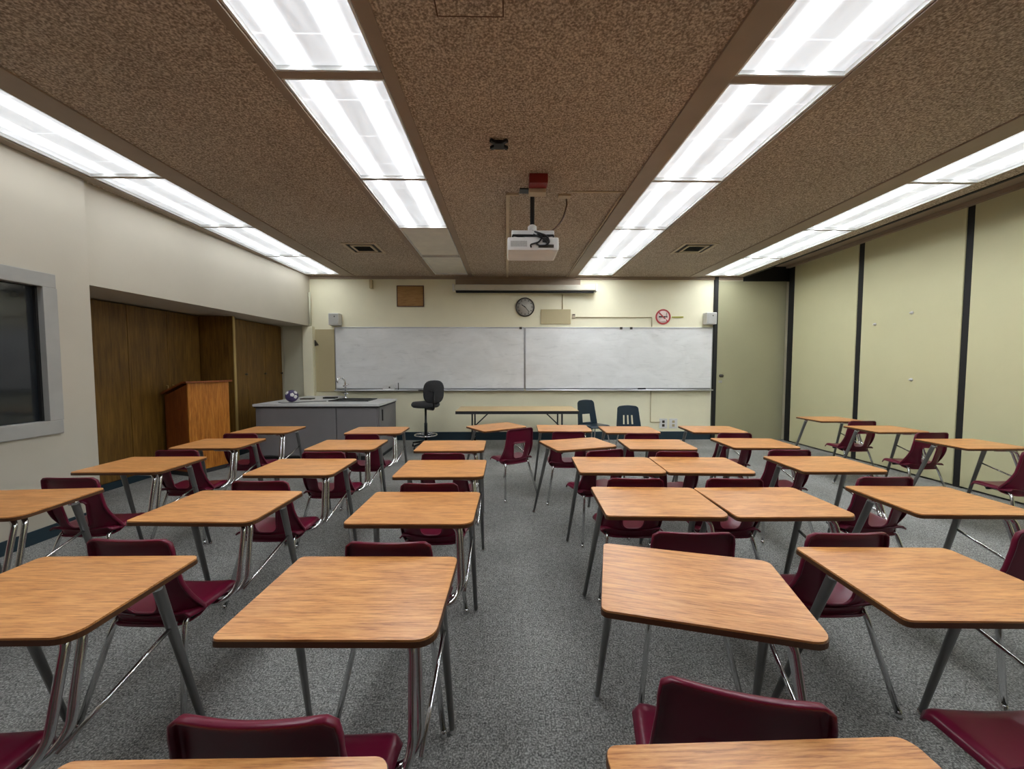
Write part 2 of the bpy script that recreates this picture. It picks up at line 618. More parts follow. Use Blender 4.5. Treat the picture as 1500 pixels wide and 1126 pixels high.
# ---------------------------------------------------------------- combination desk and chair
def make_backrest():
    """Moulded back: top panel, two posts and an opening above the seat, wrapped forward at the bottom."""
    N, RG = 72, 7
    cz = 0.535
    zt, zb = 0.787, 0.395

    def hw_out(z):
        tt = (z - zb) / (zt - zb)
        return 0.200 - 0.031 * min(1, tt * 1.3)

    def outer(a):
        dx, dz = math.cos(a), math.sin(a)
        lo, hi = 0.0, 0.6
        def inside(r):
            x, z = abs(dx * r), cz + dz * r
            if z > zt or z < zb: return False
            h = hw_out(z)
            if x > h: return False
            rc = 0.035 if z > cz else 0.05
            zc_ = zt - rc if z > cz else zb + rc
            if ((z > zc_) if z > cz else (z < zc_)) and x > h - rc:
                return (x - (h - rc)) ** 2 + (z - zc_) ** 2 <= rc * rc
            return True
        for _ in range(34):
            m_ = (lo + hi) / 2
            if inside(m_): lo = m_
            else: hi = m_
        return dx * lo, cz + dz * lo

    def inner(a):
        dx, dz = math.cos(a), math.sin(a)
        lo, hi = 0.0, 0.3
        def inside(r):
            x, z = abs(dx * r), cz + dz * r
            z0, z1 = 0.446, 0.632
            if z > z1 or z < z0: return False
            h = 0.068 + 0.020 * (z - z0) / (z1 - z0)
            if x > h: return False
            rc = 0.028 if z > cz else 0.04
            zc_ = z1 - rc if z > cz else z0 + rc
            if ((z > zc_) if z > cz else (z < zc_)) and x > h - rc:
                return (x - (h - rc)) ** 2 + (z - zc_) ** 2 <= rc * rc
            return True
        for _ in range(34):
            m_ = (lo + hi) / 2
            if inside(m_): lo = m_
            else: hi = m_
        return dx * lo, cz + dz * lo

    def yy(x, z):
        tt = (z - zb) / (zt - zb)
        u = abs(x) / 0.2
        y = -0.438 - 0.074 * tt ** 0.85
        y += 0.030 * u * u * (0.35 + 0.65 * tt)
        low = max(0.0, (0.60 - z) / 0.18)
        y += 0.085 * max(0, (u - 0.55) / 0.45) ** 2 * min(1.0, low) ** 1.2
        return y
    vs, fs = [], []
    for j in range(RG):
        k = j / (RG - 1)
        for i in range(N):
            a = 2 * PI * i / N
            xi, zi = inner(a)
            xo, zo = outer(a)
            x, z = xi + (xo - xi) * k, zi + (zo - zi) * k
            vs.append((x, yy(x, z), z))
    # moulded flange: the outer rim and the rim of the opening roll back
    fl = []
    for (grow, back) in ((0.0035, 0.004), (0.0055, 0.010), (0.006, 0.022)):
        for i in range(N):
            a = 2 * PI * i / N
            xo, zo = outer(a)
            l_ = math.hypot(xo, zo - cz)
            lowz = min(1.0, max(0.25, (zo - 0.41) / 0.1)) if zo < 0.5 else 1.0
            vs.append((xo + grow * xo / l_, yy(xo, zo) - back * (0.8 + 0.2 * lowz), zo + grow * (zo - cz) / l_))
    RG += 3
    base = len(vs)
    for (grow, back) in ((0.003, 0.004), (0.004, 0.014)):
        for i in range(N):
            a = 2 * PI * i / N
            xi, zi = inner(a)
            l_ = math.hypot(xi, zi - cz)
            vs.append((xi - grow * xi / l_, yy(xi, zi) - back, zi - grow * (zi - cz) / l_))
    for i in range(N):
        i2 = (i + 1) % N
        fs.append((base + N + i, base + N + i2, base + i2, base + i))
        fs.append((base + i, base + i2, i2, i))
    for j in range(RG - 1):
        for i in range(N):
            i2 = (i + 1) % N
            fs.append((j * N + i, j * N + i2, (j + 1) * N + i2, (j + 1) * N + i))
    return MB().add(vs, fs, True)


def make_seat(yf=-0.170, yr=-0.458):
    nu, nv = 20, 16
    vs, fs = [], []
    for j in range(nv + 1):
        v_ = j / nv
        for i in range(nu + 1):
            u = -1 + 2 * i / nu
            hw = 0.212 - 0.016 * v_
            yv = v_
            # rounded front corners
            cf = max(0.0, (abs(u) - 0.8) / 0.2)
            yv = v_ + (0.05 * cf ** 2) * (1 - v_)
            c2 = max(0.0, (0.14 - v_) / 0.14)
            hw2 = hw * (1 - 0.05 * c2 ** 2)
            x = u * hw2
            y = yf + (yr - yf) * yv
            z = 0.452 - 0.012 * (1 - u * u) - 0.010 * v_
            z -= 0.030 * c2 ** 2
            e = max(0.0, (abs(u) - 0.86) / 0.14)
            z -= 0.022 * e * e
            z += 0.012 * max(0, v_ - 0.8) / 0.2 * abs(u)
            vs.append((x, y, z))
    for j in range(nv):
        for i in range(nu):
            a = j * (nu + 1) + i
            fs.append((a, a + 1, a + nu + 2, a + nu + 1))
    return MB().add(vs, fs, True)


def glide(leg, p, r=0.013):
    return MB().lathe([(r * 0.9, 0.030), (r * 1.0, 0.016), (r * 1.15, 0.012), (r * 1.25, 0.004), (r * 1.0, 0.0)], (p[0], p[1], 0.0), 14).build('foot_glide', M['chrome'], leg)


def make_unit():
    root = thing('student_desk', 'x', 'student desk', group='combination student desks in rows')
    # writing surface: rounded corners, the near right one cut larger for getting in
    pr = rrect(-0.308, 0.308, -0.23, 0.23, [0.022, 0.055, 0.03, 0.022], 6)
    top = MB().prism(pr, 'Z', 0.742, 0.7505).build('desktop', M['laminate'], root)
    pr2 = rrect(-0.310, 0.310, -0.232, 0.232, [0.022, 0.055, 0.03, 0.022], 6)
    MB().prism(pr2, 'Z', 0.728, 0.7445).build('edge_band', M['edge_band'], top)
    # bracket plates under the top
    MB().box(-0.26, 0.26, 0.06, 0.10, 0.718, 0.728).build('bracket', M['black_metal'], top)
    # chair shell
    make_seat().build('seat', M['maroon'], root, solid=0.009)
    make_backrest().build('backrest', M['maroon'], root, solid=0.007)
    # front legs: thick tapered tubes
    for sx in (-1, 1):
        p = (-0.33, 0.30, 0.012) if sx < 0 else (0.275, 0.258, 0.012)
        leg = MB().tube([(0.262 * sx, 0.075, 0.726), (0.266 * sx, 0.09, 0.70), p], [0.0175, 0.018, 0.0115], 12).build('leg', M['satin'], root)
        glide(leg, p)
        MB().lathe([(0.0178, 0.700), (0.0215, 0.702), (0.0215, 0.7265)], (0.264 * sx, 0.082, 0), 14).build('end_cap', M['chrome'], leg)
    # rear legs under the seat
    for sx in (-1, 1):
        p = (0.222 * sx, -0.535, 0.012)
        leg = MB().tube([(0.150 * sx, -0.25, 0.413), (0.150 * sx, -0.43, 0.413), p], 0.0118, 10, 0.05).build('leg', M['chrome'], root)
        glide(leg, p, 0.0118)
    # cross rails under the seat
    MB().tube([(-0.17, -0.275, 0.402), (0.17, -0.275, 0.402)], 0.010, 8).tube([(-0.17, -0.405, 0.402), (0.17, -0.405, 0.402)], 0.010, 8) \
        .box(-0.10, 0.10, -0.43, -0.25, 0.418, 0.424).build('seat_frame', M['black_metal'], root)
    # pair of bent tubes linking top and seat on the right
    MB().tube([(0.03, -0.10, 0.716), (0.235, -0.125, 0.716), (0.262, -0.20, 0.45), (0.235, -0.245, 0.402), (0.10, -0.255, 0.402)], 0.0125, 12, 0.045) \
        .build('support_tube', M['chrome'], root)
    MB().tube([(0.05, -0.145, 0.716), (0.230, -0.165, 0.716), (0.250, -0.245, 0.45), (0.225, -0.30, 0.402), (0.10, -0.33, 0.402)], 0.0125, 12, 0.045) \
        .build('support_tube', M['chrome'], root)
    # brace from the seat frame to the right front leg
    MB().tube([(0.272, -0.245, 0.425), (0.272, 0.148, 0.535)], 0.0075, 10).build('brace_rod', M['chrome'], root)
    return root


proto = make_unit()
# x, y of the middle of each top, turn in degrees, label
UN = [
 (-0.53, 0.478, 0.0, 'desk cut by the bottom edge left of the aisle, only its far edge showing'),
 (0.505, 0.498, 1.0, 'desk cut by the bottom edge right of the aisle, only its far edge showing'),
 (-1.516, 1.275, 0.0, 'large near desk cut by the left edge, in the nearest full row'),
 (-0.503, 1.257, -1.0, 'near desk just left of the centre aisle, in the nearest full row'),
 (0.648, 1.288, -15.0, 'near desk turned askew just right of the centre aisle'),
 (1.492, 1.305, -1.5, 'large near desk at lower right, right of the askew one'),
 (-2.75, 2.119, 4.0, 'desk cut by the left edge beside the dark window, second full row'),
 (-1.526, 2.069, -2.0, 'second full row desk, second column from the left wall'),
 (-0.467, 2.03, -1.0, 'orange topped desk left of the aisle, second full row'),
 (0.818, 2.102, -2.5, 'second full row desk right of the aisle, left one of a touching pair'),
 (1.452, 2.088, 0.0, 'second full row desk, right one of the pair touching by the aisle'),
 (2.401, 2.10, -2.0, 'second full row desk near the right edge, behind the lower right desk'),
 (-2.765, 2.949, 0.0, 'third row desk in the leftmost column before the wooden closet'),
 (-1.509, 2.862, -0.5, 'third row desk, second column from the left wall'),
 (-0.466, 2.804, 0.0, 'third row desk bordering the aisle on its left side'),
 (0.832, 2.885, -2.5, 'third row desk right of the aisle, left one of a touching pair'),
 (1.459, 2.872, -3.0, 'third row desk, right one of the pair touching by the aisle'),
 (2.42, 2.892, -1.0, 'third row desk in the second column from the folding partition'),
 (-2.77, 3.74, 1.0, 'fourth row desk in the leftmost column before the lectern'),
 (-1.502, 3.657, 0.0, 'fourth row desk, second column from the left wall'),
 (-0.512, 3.598, 0.0, 'farthest straight desk bordering the aisle on its left side'),
 (0.680, 3.672, 17.0, 'fourth row desk turned left, right of the aisle'),
 (1.428, 3.636, -2.0, 'fourth row desk standing straight, next right of the one turned left'),
 (2.398, 3.68, -2.0, 'fourth row desk in the second column from the folding partition'),
 (4.47, 3.62, 0.0, 'nearest of the three desks against the folding partition'),
 (-2.774, 4.53, 0.0, 'front row desk at the left before the grey lab counter'),
 (-1.49, 4.474, 0.0, 'front row desk before the grey counter, nearer its right end'),
 (-0.12, 4.72, 33.0, 'desk standing in the aisle turned diagonally left before the folding table'),
 (0.680, 4.590, -2.0, 'front row desk just right of the diagonal one'),
 (1.43, 4.475, -2.0, 'front row desk before the teal chair with the slotted back'),
 (2.423, 4.488, -3.0, 'front row desk before the olive door in the far right corner'),
 (4.49, 4.48, 0.0, 'middle of the three desks against the folding partition'),
 (4.54, 5.33, 0.0, 'farthest of the three desks against the folding partition'),
]
for i, (x, y, a, lab) in enumerate(UN):
    o = proto if i == 0 else copy_tree(proto)
    o.location = (x, y, 0)
    o.rotation_euler = (0, 0, R(a))
    tag(o, lab)

# ---------------------------------------------------------------- front wall: boards, tray, tack panel
def whiteboard(x0, x1, lab):
    root = thing('whiteboard', lab, 'whiteboard', ((x0 + x1) / 2, YF, 1.0), group='whiteboards on the front wall')
    h = (x1 - x0) / 2
    z0, z1 = 0.05, 1.235
    MB().box(-h, h, -0.022, -0.002, z0, z1).build('writing_surface', M['board'], root)
    f = MB()
    f.box(-h, h, -0.030, -0.001, z1, z1 + 0.022, 0.003)
    f.box(-h, h, -0.030, -0.001, z0 - 0.02, z0, 0.003)
    f.box(-h, -h + 0.014, -0.030, -0.023, z0, z1)
    f.box(h - 0.014, h, -0.030, -0.023, z0, z1)
    f.build('frame', M['alum'], root)
    MB().prism([(-0.115, 0.006), (-0.108, 0.022), (-0.10, 0.010), (-0.02, 0.016), (-0.001, 0.030), (-0.001, 0.0), (-0.02, 0.0), (-0.108, -0.004)], 'X', -h + 0.01, h - 0.01).build('tray', M['alum'], root)
    return root


whiteboard(-3.39, 0.362, 'left whiteboard on the front wall behind the grey lab counter and stool')
whiteboard(0.368, 4.125, 'right whiteboard on the front wall, reaching to the olive door')
tb = tag(MB().box(-3.775, -3.40, YF - 0.02, YF - 0.001, 0.98, 2.21, 0.004).build('tack_board', M['tack']),
         'narrow tan tack panel between the corner pilaster and left whiteboard', 'tack board')
tag(MB().prism([(-3.775, 2.00), (-3.70, 1.90), (-3.775, 1.88)], 'Y', YF - 0.05, YF - 0.021).build('wall_hook', M['clock_rim']),
    'small dark hook on the tan tack panel in the far left corner', 'hook')
# items on the tray
def eraser(x, z, y, lab):
    r_ = thing('board_eraser', lab, 'eraser', (x, y, z))
    MB().box(-0.075, 0.075, -0.022, 0.022, 0.014, 0.036, 0.005).build('handle', M['black_plastic'], r_)
    MB().box(-0.073, 0.073, -0.021, 0.021, 0.0, 0.014).build('felt_pad', M['black_fabric'], r_)
eraser(2.70, 1.015, YF - 0.065, 'black felt eraser on the tray of the right whiteboard')
r_ = thing('paper_box', 'small white box on the left whiteboard tray left of the stool', 'box', (-2.32, YF - 0.07, 1.016))
MB().box(-0.12, 0.10, -0.03, 0.03, 0.0, 0.105, 0.004).build('body', M['white_plastic'], r_)
MB().box(0.0, 0.03, -0.034, -0.0302, 0.035, 0.065).build('printed_patch', M['clock_rim'], r_)
tag(MB().lathe([(0.008, 0), (0.008, 0.14)], (-2.14, YF - 0.07, 1.016), 8).build('marker_pen', M['clock_rim']),
    'thin dark marker standing beside the white box on the tray', 'marker')
# clips on the top rail
for i, x in enumerate((0.28, 2.28, 2.48, -2.55 + 5.1)):
    if i == 3: break
    tag(MB().box(x - 0.025, x + 0.025, YF - 0.045, YF - 0.0305, 2.215, 2.26, 0.003).build('rail_clip', M['clock_rim']),
        ['dark clip on the whiteboard top rail below the clock', 'left one of two dark clips on the right whiteboard rail',
         'right one of two dark clips on the right whiteboard rail'][i], 'clip', 'clips on the whiteboard rail')

# clock
ck = thing('wall_clock', 'round school clock with dark rim above the whiteboards', 'clock', (0.367, YF, 2.651))
MB().lathe([(0.185, 0.0), (0.190, 0.02), (0.186, 0.042), (0.172, 0.046), (0.166, 0.036), (0.166, 0.0)], (0, -0.001, 0), 40, 'Y').build('rim', M['clock_rim'], ck)
fc = MB().lathe([(0.168, 0.0), (0.168, 0.028)], (0, -0.002, 0), 40, 'Y').build('face', M['clock_face'], ck)
nm = MB()
for k in range(12):
    a = k * PI / 6
    m_ = Matrix.Translation((0, 0, 0)) @ Matrix.Rotation(a, 4, 'Y')
    nm.box(-0.006, 0.006, -0.033, -0.0305, 0.125, 0.152, 0, m_)
nm.build('hour_marks', M['clock_rim'], fc)
MB().box(-0.007, 0.007, -0.037, -0.034, -0.02, 0.085, 0, Matrix.Rotation(R(-55), 4, 'Y')).build('hour_hand', M['black_metal'], ck)
MB().box(-0.005, 0.005, -0.041, -0.038, -0.025, 0.13, 0, Matrix.Rotation(R(140), 4, 'Y')).build('minute_hand', M['black_metal'], ck)

# projection screen housing with the header board above it
tag(MB().box(-1.0, 1.46, YF - 0.05, YF - 0.001, 3.075, 3.185, 0.005).build('header_board', M['brown_trim']),
    'long tan board under the ceiling behind the rolled projection screen', 'board')
ps = thing('projection_screen', 'rolled up projection screen in a long pale case above the clock', 'projection screen', (0.36, YF - 0.13, 2.985))
MB().box(-1.37, 1.37, -0.06, 0.07, -0.035, 0.075, 0.015).build('case', M['screen_face'], ps)
MB().box(-1.34, 1.34, -0.035, 0.03, -0.075, -0.035, 0.006).build('bottom_bar', M['black_gap'], ps)
for x in (-1.385, 1.385):
    MB().box(x - 0.015, x + 0.015, -0.07, 0.08, -0.05, 0.085, 0.006).build('end_cap', M['white_plastic'], ps)
for x in (-1.0, 1.0):
    MB().box(x - 0.02, x + 0.02, 0.0, 0.129, 0.055, 0.09).build('bracket', M['brown_trim'], ps)

# plaque
pq = thing('wall_plaque', 'square brown wooden plaque high on the front wall', 'plaque', (-1.892, YF, 2.86))
MB().box(-0.26, 0.26, -0.025, -0.001, -0.2, 0.2, 0.005).build('panel', M['plaque'], pq)
pf = MB()
pf.box(-0.265, 0.265, -0.035, -0.001, 0.19, 0.205); pf.box(-0.265, 0.265, -0.035, -0.001, -0.205, -0.19)
pf.box(-0.265, -0.25, -0.035, -0.001, -0.19, 0.19); pf.box(0.25, 0.265, -0.035, -0.001, -0.19, 0.19)
pf.build('border', M['edge_band'], pq)

# corner speakers
for x, z, lab in ((-3.35, 2.395, 'small grey box speaker above the left end of the whiteboards'),
                  (4.03, 2.425, 'small grey box speaker above the right end of the whiteboards')):
    s_ = thing('wall_speaker', lab, 'speaker', (x, YF, z), group='pair of wall speakers')
    MB().box(-0.10, 0.10, -0.15, -0.001, -0.115, 0.115, 0.01).build('case', M['white_plastic'], s_)
    MB().box(-0.088, 0.088, -0.158, -0.1505, -0.10, 0.10, 0.003).build('grille', M['speaker'], s_)
    MB().lathe([(0.011, 0.0), (0.011, 0.006)], (0.02, -0.159, 0.05), 12, 'Y').build('badge', M['clock_rim'], s_)

# no smoking sign
ns = thing('no_smoking_sign', 'round red no smoking sign on the front wall', 'sign', (3.124, YF, 2.467))
MB().lathe([(0.152, 0.0), (0.152, 0.008)], (0, -0.001, 0), 40, 'Y').build('disc', M['pink_sign'], ns)
rg = MB()
N = 40
for k in range(N):
    a0, a1 = 2 * PI * k / N, 2 * PI * (k + 1) / N
    vs = [(r * math.cos(a), y, r * math.sin(a)) for y in (-0.0125, -0.0092) for a in (a0, a1) for r in (0.122, 0.152)]
    rg.add(vs, [(0, 1, 3, 2), (4, 6, 7, 5), (0, 4, 5, 1), (2, 3, 7, 6), (0, 2, 6, 4), (1, 5, 7, 3)])
rg.box(-0.012, 0.012, -0.0155, -0.0126, -0.13, 0.13, 0, Matrix.Rotation(R(-45), 4, 'Y'))
rg.build('ring_and_slash', M['red_sign'], ns)
cg = MB().box(-0.085, 0.055, -0.0118, -0.0092, -0.012, 0.014)
cg.box(0.062, 0.085, -0.0118, -0.0092, -0.012, 0.014)
cg.tube([(0.072, -0.0105, 0.022), (0.062, -0.0105, 0.045), (0.078, -0.0105, 0.062), (0.066, -0.0105, 0.085)], 0.004, 6, 0.012)
cg.build('cigarette', M['black_metal'], ns)
MB().box(-0.06, 0.06, -0.0165, -0.0130, -0.082, -0.045).build('caption_patch', M['pink_sign'], ns)
tag(MB().box(3.30, 3.53, YF - 0.02, YF - 0.001, 2.452, 2.474, 0.004).build('yellow_tab', M['yellow']),
    'thin yellow green tab stuck right of the no smoking sign', 'tab')

# faint box, fixture and surface conduits
tag(MB().box(0.68, 1.275, YF - 0.02, YF - 0.001, 2.32, 2.61, 0.004).build('wall_plate', M['tack']),
    'flat tan plate on the front wall right of the clock', 'plate')
fx = thing('wall_sensor', 'little beige sensor on the conduit right of the tan panel', 'sensor', (1.335, YF, 2.475))
MB().box(-0.03, 0.03, -0.03, -0.001, -0.045, 0.045, 0.006).build('case', M['beige_box'], fx)
MB().box(-0.025, 0.025, -0.034, -0.0305, 0.018, 0.036).build('slot', M['clock_rim'], fx)
tag(MB().tube([(1.37, YF - 0.012, 2.455), (2.90, YF - 0.012, 2.455), (2.90, YF - 0.012, 2.27)], 0.010, 8, 0.02).tube([(1.11, YF - 0.012, 2.615), (1.11, YF - 0.012, 2.90)], 0.010, 8)
    .build('conduit', M['tack']), 'thin tan conduit running above the right whiteboard', 'conduit')
tag(MB().tube([(2.905, YF - 0.012, 0.99), (2.905, YF - 0.012, 0.355), (3.11, YF - 0.012, 0.355)], 0.009, 8, 0.02).build('conduit', M['tack']),
    'thin conduit dropping from the right whiteboard tray to the outlets', 'conduit')
for i, x in enumerate((3.17, 3.375)):
    s_ = thing('wall_outlet', ['left outlet low on the front wall with dark socket plate', 'right outlet low on the front wall with tan socket plate'][i], 'outlet', (x, YF, 0.326), group='pair of outlets')
    MB().box(-0.08, 0.08, -0.012, -0.001, -0.10, 0.10, 0.004).build('cover_plate', M['white_plastic'], s_)
    for dz in (-0.038, 0.038):
        MB().box(-0.025, 0.025, -0.017, -0.0125, dz - 0.026, dz + 0.026, 0.004).build('socket', M['clock_rim' if i == 0 else 'tack'], s_)
tag(MB().box(-2.675, -2.62, YF - 0.09, YF - 0.001, 3.0, 3.17, 0.01).build('wall_bracket', M['tack']),
    'small tan bracket under the ceiling left of the plaque', 'bracket')

# ---------------------------------------------------------------- door in the far right corner
dr = bpy.data.objects.new('door_1', None); COL.objects.link(dr); dr['kind'] = 'structure'
MB().box(4.21, XR + 0.02, YF - 0.045, YF - 0.001, 0.0, 3.165, 0.004).build('door_leaf', M['door'], dr)
MB().lathe([(0.03, 0.0), (0.03, 0.008), (0.012, 0.012), (0.012, 0.035), (0.026, 0.045), (0.03, 0.06), (0.02, 0.07)], (4.29, YF - 0.046, 1.294), 18, 'Y').build('door_knob', M['clock_rim'], dr)
MB().box(4.255, 4.325, YF - 0.05, YF - 0.0455, 1.15, 1.20).build('latch_plate', M['alum'], dr)

# ---------------------------------------------------------------- folding partition on the right
fp = thing('folding_partition', 'tall olive cream folding partition with black seams filling the right wall', 'partition', (XR, 2.5, 0))
yj = [7.60, 7.44, 6.09, 5.995, 4.665, 4.585, 3.20, 3.12, 1.72, 1.64, 0.24, 0.16, -1.24, -1.32, -1.48]
ed = 2.5
for i in range(1, len(yj) - 1, 2):
    MB().box(0.0, 0.09, yj[i + 1] - ed, yj[i] - ed, 0.02, 3.44, 0.008).build('panel', M['partition'], fp)
for i in range(0, len(yj) - 1, 2):
    MB().box(0.012, 0.085, yj[i + 1] - ed + 0.001, yj[i] - ed - 0.001, 0.0, 3.445).build('gasket', M['black_gap'], fp)
for (y, z) in ((5.243, 2.219), (5.207, 1.304), (5.767, 2.116)):
    MB().lathe([(0.022, 0.0), (0.022, -0.006), (0.012, -0.014), (0.012, -0.028), (0.004, -0.032)], (-0.001, y - ed, z), 14, 'X').build('bumper_peg', M['white_plastic'], fp)
tk = MB().box(XR - 0.06, XR + 0.11, YB, 7.6, 3.40, 3.447)
struct('trim_%d' % n, tk, M['brown_trim']); n += 1

# ---------------------------------------------------------------- closets in the recess
cl = thing('wooden_closet', 'tall dark wooden closet in the recess left of the lectern', 'closet', (-4.75, 4.9, 0))
MB().box(-0.18, -0.03, -1.12, 1.17, 0.09, 2.262).build('body', M['cabinet'], cl)
MB().box(-0.18, -0.02, -1.12, 1.17, 0.0, 0.089).build('plinth', M['dark_teal_base'], cl)
ys = [-1.11, -0.54, 0.03, 0.60, 1.165]
for i in range(4):
    dd = MB().box(-0.028, -0.004, ys[i] + 0.003, ys[i + 1] - 0.003, 0.10, 2.255, 0.003).build('door', M['cabinet'], cl)
    hy = ys[i + 1] - 0.05 if i % 2 == 0 else ys[i] + 0.05
    MB().tube([(-0.004, hy, 1.10), (0.022, hy, 1.10), (0.022, hy, 1.22), (-0.004, hy, 1.22)], 0.005, 8, 0.012).build('handle', M['brass'], dd)
dv = thing('closet_divider', 'projecting dark wooden side panel with a pale front edge behind the lectern', 'side panel', (-4.5, 6.10, 0))
MB().box(-0.26, 0.245, -0.02, 0.02, 0.0, 2.262).build('panel', M['cabinet'], dv)
MB().box(0.246, 0.262, -0.022, 0.022, 0.0, 2.262, 0.003).build('edge_strip', M['brass'], dv)
c2 = thing('wooden_closet', 'dark wooden closet behind the grey lab counter', 'closet', (-4.42, 6.9, 0))
MB().box(-0.5, -0.03, -0.77, 0.78, 0.09, 2.262).build('body', M['cabinet'], c2)
MB().box(-0.5, -0.03, -0.77, 0.78, 0.0, 0.089).build('plinth', M['dark_teal_base'], c2)
ys = [-0.765, -0.25, 0.26, 0.775]
for i in range(3):
    dd = MB().box(-0.028, -0.004, ys[i] + 0.003, ys[i + 1] - 0.003, 0.10, 2.255, 0.003).build('door', M['cabinet'], c2)
    MB().lathe([(0.012, 0.0), (0.012, 0.018), (0.02, 0.03), (0.01, 0.036)], (-0.004, ys[i + 1] - 0.05, 1.35), 12, 'X').build('knob', M['clock_rim'], dd)

# ---------------------------------------------------------------- lectern
rot = math.atan2(0.95, 0.31)      # local +x runs along the broad front face
lc = thing('lectern', 'orange oak lectern with a slanted top before the wooden closets', 'lectern', (-4.25, 5.19, 0), rot)
# local: x along front (0..0.55), y into the lectern (0..0.45); front taller
LW, LD = 0.55, 0.45
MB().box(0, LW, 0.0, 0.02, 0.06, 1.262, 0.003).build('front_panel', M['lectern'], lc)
for x0 in (0.0, LW - 0.02):
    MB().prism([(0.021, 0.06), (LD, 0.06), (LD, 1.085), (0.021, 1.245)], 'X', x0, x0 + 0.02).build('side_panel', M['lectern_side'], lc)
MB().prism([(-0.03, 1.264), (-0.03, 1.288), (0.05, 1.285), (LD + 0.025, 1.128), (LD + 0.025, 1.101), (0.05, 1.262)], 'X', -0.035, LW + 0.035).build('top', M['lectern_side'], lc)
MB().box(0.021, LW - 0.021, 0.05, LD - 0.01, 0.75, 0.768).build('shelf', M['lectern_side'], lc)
MB().box(0.01, LW - 0.01, 0.012, LD - 0.01, 0.0, 0.059).build('plinth', M['grey_cab_dark'], lc)

# ---------------------------------------------------------------- grey lab counter with sink
lb = thing('lab_counter', 'grey laminate lab counter with pale worktop before the left whiteboard', 'counter', (-2.95, 6.45, 0))
x0, x1, y0, y1 = -0.94, 0.95, -0.44, 0.47
MB().box(x0, x1, y0, y1, 0.08, 0.863).box(x0, -0.25, y1, 1.16, 0.08, 0.863).build('body', M['grey_cab'], lb)
MB().box(x0 + .01, x1 - 0.05, y0 + 0.05, y1 - 0.03, 0.0, 0.079).build('plinth', M['grey_cab_dark'], lb)
for a, b in ((x0 + 0.08, 0.30), (0.315, x1 - 0.03)):
    MB().box(a, b, y0 - 0.018, y0 - 0.001, 0.10, 0.845, 0.003).build('back_panel', M['grey_cab'], lb)
dd = MB().box(x1 + 0.001, x1 + 0.018, y0 + 0.02, y1 - 0.02, 0.10, 0.84, 0.003).build('end_panel', M['grey_cab'], lb)
MB().box(x1 + 0.019, x1 + 0.03, y0 + 0.12, y0 + 0.16, 0.62, 0.80, 0.004).build('hinge', M['black_metal'], dd)
tp = MB()
sx0, sx1, sy0, sy1 = 0.02, 0.62, 0.0, 0.40
X0, X1, Y0, Y1 = x0 - 0.02, x1 + 0.03, y0 - 0.045, y1 + 0.02
tp.box(X0, sx0, Y0, Y1, 0.868, 0.902); tp.box(sx1, X1, Y0, Y1, 0.868, 0.902)
tp.box(sx0, sx1, Y0, sy0, 0.868, 0.902); tp.box(sx0, sx1, sy1, Y1, 0.868, 0.902)
tp.box(X0, -0.23, Y1, 1.165, 0.868, 0.902)
tp.build('worktop', M['white_top'], lb)
MB().box(X0 + .012, X1 - .012, Y0 + .012, Y0 + .03, 0.846, 0.8675).box(X1 - .03, X1 - .012, Y0 + .031, Y1 - .012, 0.846, 0.8675).build('edge_strip', M['black_plastic'], lb)  # black strip put in as the shadow gap under the worktop
sk = MB()
sk.box(sx0, sx1, sy0, sy1, 0.866, 0.8675)
sk.box(sx0 - .03, sx0 + .03, sy0 - .03, sy1 + .03, 0.9025, 0.918, 0.003); sk.box(sx1 - .03, sx1 + .03, sy0 - .03, sy1 + .03, 0.9025, 0.918, 0.003)
sk.box(sx0 + .03, sx1 - .03, sy0 - .03, sy0 + .03, 0.9025, 0.918, 0.003); sk.box(sx0 + .03, sx1 - .03, sy1 - .03, sy1 + .03, 0.9025, 0.918, 0.003)
sk.build('sink', M['black_plastic'], lb)
MB().tube([(0.08, 0.45, 0.92), (0.08, 0.45, 1.22), (0.04, 0.41, 1.29), (-0.01, 0.34, 1.27), (-0.01, 0.33, 1.19)], 0.014, 10, 0.05) \
    .lathe([(0.03, 0.903), (0.03, 0.925), (0.018, 0.94)], (0.08, 0.45, 0), 16) \
    .tube([(0.03, 0.45, 1.0), (0.13, 0.45, 1.0)], 0.012, 8).tube([(0.04, 0.45, 1.13), (0.14, 0.45, 1.16)], 0.010, 8).build('faucet', M['chrome'], lb)
# things on the worktop
bl = thing('purple_ball', 'purple and white ball on the left of the pale worktop', 'ball', (-3.50, 6.32, 0.906))
bm = bmesh.new(); bmesh.ops.create_icosphere(bm, subdivisions=3, radius=0.098)
for q in bm.verts: q.co.z += 0.097
MB().bm(bm, True).build('ball_skin', M['purple'], bl)
for (ax, ay, az) in ((0.5, -0.8, 0.25), (0.75, -0.2, 0.6), (-0.4, -0.75, 0.55), (0.85, -0.45, -0.1)):
    nv = Vector((ax, ay, az)).normalized()
    m_ = Matrix.Translation(Vector((0, 0, 0.097)) + nv * 0.0945) @ nv.to_track_quat('Z', 'Y').to_matrix().to_4x4()
    p5 = MB().lathe([(0.034, 0.0), (0.030, 0.004), (0.012, 0.0075)], (0, 0, 0), 5)
    p5.v = [tuple(m_ @ Vector(q)) for q in p5.v]
    p5.build('white_patch', M['white_plastic'], bl)
tag(MB().tube([(-3.66, 6.22, 0.907), (-3.55, 6.12, 0.907), (-3.38, 6.15, 0.907), (-3.22, 6.40, 0.907), (-3.0, 6.45, 0.907)], 0.005, 6, 0.05).build('cable', M['black_plastic']),
    'thin dark cable lying on the pale worktop by the purple ball', 'cable')
tag(MB().box(-3.30, -3.08, 6.95, 7.08, 0.9025, 0.93, 0.006).build('remote_control', M['black_plastic']),
    'dark flat remote lying on the worktop behind the sink', 'remote control')
